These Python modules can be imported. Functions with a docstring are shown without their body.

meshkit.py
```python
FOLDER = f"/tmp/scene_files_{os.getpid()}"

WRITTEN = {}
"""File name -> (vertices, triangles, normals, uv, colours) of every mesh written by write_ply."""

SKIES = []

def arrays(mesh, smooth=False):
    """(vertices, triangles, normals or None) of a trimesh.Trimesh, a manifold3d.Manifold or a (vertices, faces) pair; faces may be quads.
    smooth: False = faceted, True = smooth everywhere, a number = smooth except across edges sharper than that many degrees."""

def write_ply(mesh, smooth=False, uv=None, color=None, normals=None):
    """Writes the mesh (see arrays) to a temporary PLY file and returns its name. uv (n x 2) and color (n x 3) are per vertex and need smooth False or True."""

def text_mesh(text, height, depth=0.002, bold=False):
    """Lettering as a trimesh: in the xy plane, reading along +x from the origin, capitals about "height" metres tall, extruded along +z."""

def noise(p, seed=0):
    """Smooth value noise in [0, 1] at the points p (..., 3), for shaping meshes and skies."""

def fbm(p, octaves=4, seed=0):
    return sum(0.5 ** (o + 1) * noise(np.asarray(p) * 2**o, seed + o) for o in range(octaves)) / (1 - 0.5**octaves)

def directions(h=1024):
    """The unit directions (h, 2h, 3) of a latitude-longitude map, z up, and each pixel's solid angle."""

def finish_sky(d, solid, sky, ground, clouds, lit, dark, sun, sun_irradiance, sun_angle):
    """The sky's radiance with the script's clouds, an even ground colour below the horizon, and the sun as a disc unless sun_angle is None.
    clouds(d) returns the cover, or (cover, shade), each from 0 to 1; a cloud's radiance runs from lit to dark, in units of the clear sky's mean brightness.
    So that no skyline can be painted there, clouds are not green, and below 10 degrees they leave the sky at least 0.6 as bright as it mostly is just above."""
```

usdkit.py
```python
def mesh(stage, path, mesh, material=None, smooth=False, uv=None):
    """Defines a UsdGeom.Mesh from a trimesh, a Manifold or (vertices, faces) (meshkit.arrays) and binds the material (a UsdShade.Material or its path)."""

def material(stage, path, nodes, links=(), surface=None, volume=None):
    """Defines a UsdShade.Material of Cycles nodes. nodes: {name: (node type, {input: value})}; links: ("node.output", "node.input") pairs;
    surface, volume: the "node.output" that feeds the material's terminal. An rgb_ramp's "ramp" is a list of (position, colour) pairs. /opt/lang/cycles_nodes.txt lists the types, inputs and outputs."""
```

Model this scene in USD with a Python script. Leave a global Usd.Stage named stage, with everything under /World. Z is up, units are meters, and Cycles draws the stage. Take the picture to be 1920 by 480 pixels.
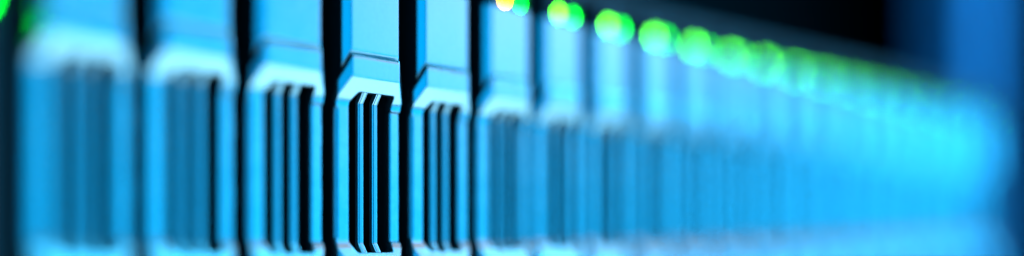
import math, random
import numpy as np, trimesh, manifold3d as m3, usdkit
from manifold3d import Manifold, CrossSection
from shapely.geometry import Polygon, box as sbox
from shapely import affinity
from pxr import Usd, UsdGeom, UsdLux, UsdShade, Gf, Sdf

random.seed(7)
stage = Usd.Stage.CreateInMemory()
UsdGeom.SetStageUpAxis(stage, 'Z'); UsdGeom.SetStageMetersPerUnit(stage, 1.0)
UsdGeom.Xform.Define(stage, '/World'); UsdGeom.Scope.Define(stage, '/World/Looks')
MM = 0.001
HOR = 30 * MM                       # height of the lens above the shelf the enclosure stands on
PITCH = 18 * MM
FIRST = 85.7 * MM                   # centre of the first drive caddy along the row

# ------------------------------------------------------------------ camera
F_PX, YAW = 2200.0, math.radians(50.87)
cam = UsdGeom.Camera.Define(stage, '/World/camera')
cam.CreateHorizontalApertureAttr(36.0)
cam.CreateFocalLengthAttr(36.0 * F_PX / 1920)
cam.CreateVerticalApertureOffsetAttr(36.0 * 205 / 1920)
cam.CreateClippingRangeAttr(Gf.Vec2f(0.01, 50))
cam.CreateFStopAttr(1.9)
cam.CreateFocusDistanceAttr(0.202)
fwd = Gf.Vec3d(math.sin(YAW), math.cos(YAW), 0)
right = Gf.Vec3d(math.cos(YAW), -math.sin(YAW), 0)
cm = Gf.Matrix4d(right[0], right[1], 0, 0, 0, 0, 1, 0, -fwd[0], -fwd[1], 0, 0, 0, -0.144, HOR, 1)
cam.AddTransformOp().Set(cm)
cam.CreateExposureAttr(0.0)


# ------------------------------------------------------------------ light: blue lamps of a machine room
def rect_lamp(name, pos, target, w, h, color, power):
    l = UsdLux.RectLight.Define(stage, '/World/' + name)
    p, t = Gf.Vec3d(*pos), Gf.Vec3d(*target)
    z = (p - t).GetNormalized()
    x = Gf.Cross(Gf.Vec3d(0, 0, 1) if abs(z[2]) < .95 else Gf.Vec3d(0, 1, 0), z).GetNormalized()
    y = Gf.Cross(z, x)
    l.AddTransformOp().Set(Gf.Matrix4d(*x, 0, *y, 0, *z, 0, *p, 1))
    l.CreateWidthAttr(w); l.CreateHeightAttr(h)
    l.CreateColorAttr(Gf.Vec3f(*color)); l.CreateIntensityAttr(power); l.CreateNormalizeAttr(False)
    return l


rect_lamp('room_lamp', (0.75, -0.80, 0.02), (0.15, 0, 0.05), 2.0, 0.7, (0.0, 0.46, 1.0), 2.2)
rect_lamp('aisle_lamp', (0.82, -0.29, 0.37), (0.20, 0, 0.06), 0.66, 0.46, (0.86, 0.84, 0.90), 0.68)
rect_lamp('low_lamp', (0.40, -0.34, -0.34), (0.24, 0, 0.05), 0.84, 0.28, (0.26, 0.72, 1.0), 2.9)
rect_lamp('side_lamp', (-0.46, -0.42, 0.08), (0.12, 0, 0.05), 0.42, 0.6, (0.0, 0.42, 1.0), 1.8)
rect_lamp('end_lamp', (1.10, -0.22, -0.04), (0.40, 0, 0.03), 0.40, 0.36, (0.02, 0.48, 1.0), 3.6)
rect_lamp('ceiling_lamp', (0.33, -0.29, 0.54), (0.20, 0, 0.03), 0.60, 0.20, (0.05, 0.56, 1.0), 4.5)
rect_lamp('rear_lamp', (0.67, -0.05, 0.36), (0.60, 0.04, 0.12), 0.16, 0.16, (0.0, 0.52, 1.0), 20.0)


# ------------------------------------------------------------------ materials
def look(name, nodes, links, surface='p.BSDF'):
    return usdkit.material(stage, '/World/Looks/' + name, nodes, links, surface=surface)


def satin(name, color, rough, metallic=0.0, bev=0.0003, bump=0.06, scale=2500, coat=0.0, amount=0.05, spec=.5):
    c = np.array(color)
    return look(name, {
        'co': ('texture_coordinate', {}),
        'n1': ('noise_texture', {'scale': 90.0, 'detail': 4.0, 'roughness': .6}),
        'n2': ('noise_texture', {'scale': float(scale), 'detail': 2.0}),
        'rc': ('rgb_ramp', {'ramp': [(.3, tuple(c * (1 - amount))), (.7, tuple(np.minimum(c * (1 + amount), 1)))]}),
        'rr': ('map_range', {'from_min': .3, 'from_max': .7, 'to_min': rough - .04, 'to_max': rough + .05}),
        'bv': ('bevel', {'radius': bev, 'samples': 6}),
        'bp': ('bump', {'strength': bump, 'distance': .00005}),
        'p': ('principled_bsdf', {'metallic': metallic, 'coat_weight': coat, 'coat_roughness': .12, 'specular_ior_level': spec}),
    }, [('co.object', 'n1.vector'), ('co.object', 'n2.vector'), ('n1.fac', 'rc.fac'), ('rc.color', 'p.base_color'), ('n1.fac', 'rr.value'), ('rr.result', 'p.roughness'),
        ('n2.fac', 'bp.height'), ('bv.bevel', 'bp.normal'), ('bp.normal', 'p.normal')])


def glow(name, color, strength):
    return look(name, {'p': ('principled_bsdf', {'base_color': (.05, .1, .05), 'roughness': .3, 'emission_color': color, 'emission_strength': strength})}, [])


SHELL = satin('silver_plastic', (.66, .68, .70), .26, metallic=.97, bev=.0005)
BARM = satin('bar_plastic', (.52, .54, .56), .2, metallic=.85, bev=.00025, bump=.03)
STEEL = satin('spring_steel', (.25, .25, .25), .3, metallic=1.0)
BODY = satin('dark_carrier', (.018, .02, .022), .45)
CHASSIS = satin('black_steel', (.02, .022, .025), .5)
EAR = satin('grey_ear', (.07, .075, .08), .5)
POST = satin('rack_paint', (.05, .28, .55), .7, spec=.1)
WALLM = satin('far_wall', (.12, .13, .14), .9, spec=.1, bev=.001, scale=200)
WINDOW = satin('smoky_window', (.03, .035, .04), .5, spec=.15)
GREEN = glow('green_light', (.0, 1.0, .02), 24.0)
LIME = glow('lime_light', (.10, 1.0, .01), 36.0)
AMBER = glow('amber_light', (1.0, .45, .0), 40.0)

# ------------------------------------------------------------------ helpers
used = {}


def numbered(path):
    n = used.get(path, 0); used[path] = n + 1
    return path if n == 0 else f'{path}_{n:03d}'


def part(parent, name, mesh, material, smooth=False, label=None):
    m = usdkit.mesh(stage, numbered(f'{parent}/{name}'), mesh, material, smooth=smooth)
    if label:
        m.GetPrim().SetCustomDataByKey('label', label)
    return str(m.GetPath())


def thing(name, label=None, cat=None, group=None, kind=None, loc=(0, 0, 0)):
    x = UsdGeom.Xform.Define(stage, numbered('/World/' + name)); x.AddTranslateOp().Set(Gf.Vec3d(*loc))
    for k, v in (('label', label), ('category', cat), ('group', group), ('kind', kind)):
        if v:
            x.GetPrim().SetCustomDataByKey(k, v)
    return x


def tag(path, **k):
    for a, b in k.items():
        stage.GetPrimAtPath(path).SetCustomDataByKey(a, b)


def mm(man, dz=0.0):
    """Manifold in (u, -w, v) millimetres -> trimesh in metres"""
    m = man.to_mesh()
    v = np.array(m.vert_properties[:, :3], float); v[:, 2] += dz
    return trimesh.Trimesh(v * MM, np.array(m.tri_verts), process=False)


def blk(u0, u1, w0, w1, v0, v1):
    """box given in u (along the row), w (out of the front), v (up from the lens height)"""
    return Manifold.cube([u1 - u0, w1 - w0, v1 - v0]).translate([u0, -w1, v0])


def prism_v(poly, v0, v1):
    """polygon in (u, w) extruded along v"""
    p = [(u, -w) for u, w in poly.exterior.coords[:-1]]
    cs = CrossSection([p], m3.FillRule.NonZero) if Polygon(p).exterior.is_ccw else CrossSection([p[::-1]])
    return Manifold.extrude(cs, v1 - v0).translate([0, 0, v0])


def prism_u(poly, u0, u1):
    """polygon in (w, v) extruded along u"""
    p = [(-w, v) for w, v in poly.exterior.coords[:-1]]
    cs = CrossSection([p]) if Polygon(p).exterior.is_ccw else CrossSection([p[::-1]])
    m = Manifold.extrude(cs, u1 - u0)
    # local (x=-w, y=v, z=u) -> (u, -w, v)
    return m.transform(np.array([[0, 0, 1, u0], [1, 0, 0, 0], [0, 1, 0, 0]], float))


def prism_w(poly, w0, w1):
    """polygon in (u, v) extruded along w"""
    p = list(poly.exterior.coords[:-1])
    cs = CrossSection([p]) if Polygon(p).exterior.is_ccw else CrossSection([p[::-1]])
    m = Manifold.extrude(cs, w1 - w0)
    return m.transform(np.array([[1, 0, 0, 0], [0, 0, -1, -w0], [0, 1, 0, 0]], float))


def soft(poly, r):
    return poly.buffer(-r, quad_segs=8).buffer(2 * r, quad_segs=8).buffer(-r, quad_segs=8)


# ------------------------------------------------------------------ the drive caddy
BASE = 11.0                              # mm below lens height where the caddy's underside is
V_TOP, V_WIN, V_LED = 49.6, 44.5, 46.0
TROUGH = 2.2
S = 3.55 / TROUGH                         # slope of the trough's ends
sect = lambda back, e=0.0: soft(Polygon([(-6.45, back), (-6.45, -1.8), (-5.0, e), (6.1, e), (8.6, -1.8), (8.6, back)]), .22)
plate = lambda e=0.0: soft(Polygon([(-6.0, -1.6), (-6.0, -1.3), (-5.0, e), (6.1, e), (7.2, -1.4), (7.2, -1.7)]), .12)
trough = Polygon([(30, 22.9 + TROUGH * S + 30 * S), (-TROUGH, 22.9), (-TROUGH, -1.2), (30, -1.2 - TROUGH * S - 30 * S)])
trough = trough.buffer(-3.4, quad_segs=30).buffer(3.4, quad_segs=30)


def build_caddy(path, left_light):
    P = lambda name, man, mat, smooth=False: part(path, name, mm(man, BASE), mat, smooth)
    # frame with a hollow waist, and its opening
    fr = prism_v(sect(-3.4, .25), -BASE, 36)
    # the parting plane drops towards the back along the bevel
    fr = fr - prism_u(Polygon([(2, 30.1 + 2 * 2.0), (-4, 30.1 - 4 * 2.0), (-4, 45), (2, 45)]), -9.5, 9.5)
    fr = fr - prism_u(trough, -9.5, 9.5)
    edge = Polygon([(-6.7, -1.9), (-5.85, -1.9), (-5.85, -2.2), (-6.05, -2.3), (-6.25, -2.48), (-6.45, -2.9), (-6.7, -2.9)])
    fr = fr - prism_v(edge, -.2, 21.8)
    hole = Polygon([(-3.7, -0.6), (-2.3, -2.6), (6.4, -2.6), (6.4, 24.6), (-2.2, 24.6), (-3.7, 22.6)]).buffer(-.6).buffer(.6, quad_segs=10)
    fr = fr - prism_w(hole, -6, 3)
    fr = fr - blk(6.25, 9.5, -9, 3, -0.95, 22.0)
    P('handle_frame', fr, SHELL)
    # latch bar: the right-hand stile
    lb = prism_v(soft(Polygon([(6.35, -3.4), (6.35, -2.6), (6.55, -2.38), (8.35, -2.38), (8.6, -2.65), (8.6, -3.4)]), .08), -0.8, 21.85)
    P('latch_bar', lb, SHELL)
    # two bars in the opening
    prof = Polygon([(-.25 + .3, 26.9), (-TROUGH - .3, 22.8), (-TROUGH - .3, -1.0), (-.25 + .3, -5.1), (-6, -5.1), (-6, 26.9)])
    prof = prof.buffer(-.3, quad_segs=8).buffer(.3, quad_segs=8).intersection(sbox(-7, -3.1, -.8, 25.0))
    strip = prof.difference(sbox(-9, -9, -TROUGH - 1.0, 40)).difference(prof.intersection(affinity.translate(prof, -.95, 0)))
    strip = max(getattr(strip, 'geoms', [strip]), key=lambda g: g.area)
    for a, b_ in ((-1.2, .05), (2.1, 3.35)):
        b = prism_u(strip, a, b_)
        ridge = prism_u(affinity.translate(strip, .1, 0), a + .3, b_ - .25)
        P('bar', b + ridge, BARM)
    # upper face plate
    pn = prism_v(plate(), 20, V_WIN - .03)
    pn = pn - prism_u(Polygon([(2, 31.35 + 2 * 2.0), (-1.9, 31.35 - 1.9 * 2.0), (-1.9, 10), (2, 10)]), -9, 9)
    P('face_plate', pn, SHELL)
    win = prism_v(plate(-.06), V_WIN + .03, V_TOP)
    for u in (-0.8, 4.1):
        win = win - Manifold.cylinder(1.3, 1.32, 1.32, 24).rotate([90, 0, 0]).translate([u, 1.2, V_LED])
    P('light_window', win, WINDOW)
    # dark carrier behind
    bd = blk(-5.5, 7.9, -60, -1.72, -BASE + .6, V_TOP - .6) - blk(-5.0, 7.4, -30, 1, -4.4, 25.4) - blk(-9.5, 9.5, -3.4, 1, -20, 26.5)
    P('carrier_body', bd, BODY, False)
    for v in (17.0, 6.3, -1.6):
        sp = blk(7.9, 9.6, -4.1, -3.5, v - 1.7, v + 1.7)
        P('contact_spring', sp, STEEL, False)
    for u, mat, deep in ((-0.8, left_light, 1.02), (4.1, GREEN, 1.22)):
        led = Manifold.cylinder(.3, 1.28, 1.28, 24).rotate([90, 0, 0]).translate([u, deep, V_LED])
        P('status_light', led, mat)


protos = {}
for key, mat in (('caddy_plain', LIME), ('caddy_amber', AMBER)):
    c = stage.CreateClassPrim('/' + key); c.SetTypeName('Xform')
    build_caddy('/' + key, mat)
    protos[key] = c

ORD = ('first second third fourth fifth sixth seventh eighth ninth tenth eleventh twelfth thirteenth fourteenth fifteenth sixteenth '
       'seventeenth eighteenth nineteenth twentieth twenty-first twenty-second twenty-third').split()
LABELS = [
    'biggest, very blurred silver-blue drive caddy at the left end beside the ear',
    'blurred drive caddy with two dark slits, second from the left ear',
    'slightly soft drive caddy with two bars, just left of the sharp one',
    'sharp drive caddy in focus with two thin glossy bars over black slots',
    'slightly soft drive caddy just right of the sharp one',
    'blurred drive caddy with an amber and a green light at its top',
]
Z0 = HOR - BASE * MM
for i in range(22):
    if i < 6:
        lab = LABELS[i]
    elif i < 21:
        lab = f'blurred drive caddy with green lights, {ORD[i]} in the row from the left'
    else:
        lab = 'faintest drive caddy, last of the row at its far right end'
    x = thing('drive_caddy', lab, 'drive caddy', 'drive caddies side by side in the enclosure', None,
              (FIRST + i * PITCH + random.uniform(-.12, .12) * MM, random.uniform(-.2, .2) * MM if i != 3 else 0, Z0))
    x.AddRotateZOp().Set(random.uniform(-.5, .5) if i != 3 else 0)
    x.GetPrim().GetReferences().AddInternalReference('/caddy_amber' if i == 5 else '/caddy_plain')
    x.GetPrim().SetInstanceable(True)

# ------------------------------------------------------------------ the enclosure that holds them
U0 = (FIRST - 10.5 * MM) / MM            # inner faces, mm
U1 = (FIRST + 21 * PITCH + 9.5 * MM) / MM
en = thing('storage_enclosure', 'dark storage enclosure holding the whole row of drive caddies', 'enclosure', loc=(0, 0, 0))
E_ = '/World/storage_enclosure'
VB, VT = -BASE - 2.0, V_TOP + 3.0
pe = lambda name, man, mat, smooth=False, label=None: part(E_, name, mm(man, HOR / MM), mat, smooth, label)
pe('floor_plate', blk(U0 - 2, U1 + 2, -120, -.5, VB, -BASE), CHASSIS)
pe('top_plate', blk(U0 - 2, U1 + 2, -120, -.8, V_TOP + .6, VT), CHASSIS)
pe('back_panel', blk(U0 - 2, U1 + 2, -124, -120, VB, VT), CHASSIS)
pe('side_plate', blk(U0 - 2, U0, -120, -1.0, -BASE, V_TOP + .6), CHASSIS)
pe('side_plate', blk(U1, U1 + 2, -120, -1.0, -BASE, V_TOP + .6), CHASSIS)
for a, b in ((U0 - 26, U0 - 2.2), (U1 + 2.2, U1 + 20)):
    pe('mounting_ear', blk(a, b, -4, -1.2, VB, VT), EAR if a < 0 or b < 100 else POST)
led = Manifold.cylinder(.9, 1.3, 1.1, 20).rotate([90, 0, 0]).translate([U0 - 3.4, .9, 30])
pe('status_light', led, GREEN)

# ------------------------------------------------------------------ what stands behind
po = thing('rack_post', 'blue-lit vertical rack post rising behind the right end of the row', 'rack post', loc=(0, 0, 0))
pe2 = lambda name, man, mat: part('/World/rack_post', name, mm(man, HOR / MM), mat)
pa = U1 + 105
pe2('post_face', blk(pa, pa + 38, -42, -40, -60, 330), POST)
pe2('post_side', blk(pa, pa + 2, -66, -42.1, -60, 330), POST)
pe2('post_side', blk(pa + 36, pa + 38, -66, -42.1, -60, 330), POST)
w = part('/World', 'back_wall', mm(blk(-200, 2600, -1010, -1000, -400, 1200), 0), WALLM)
tag(w, kind='structure', label='dark navy wall far behind the row, almost black')
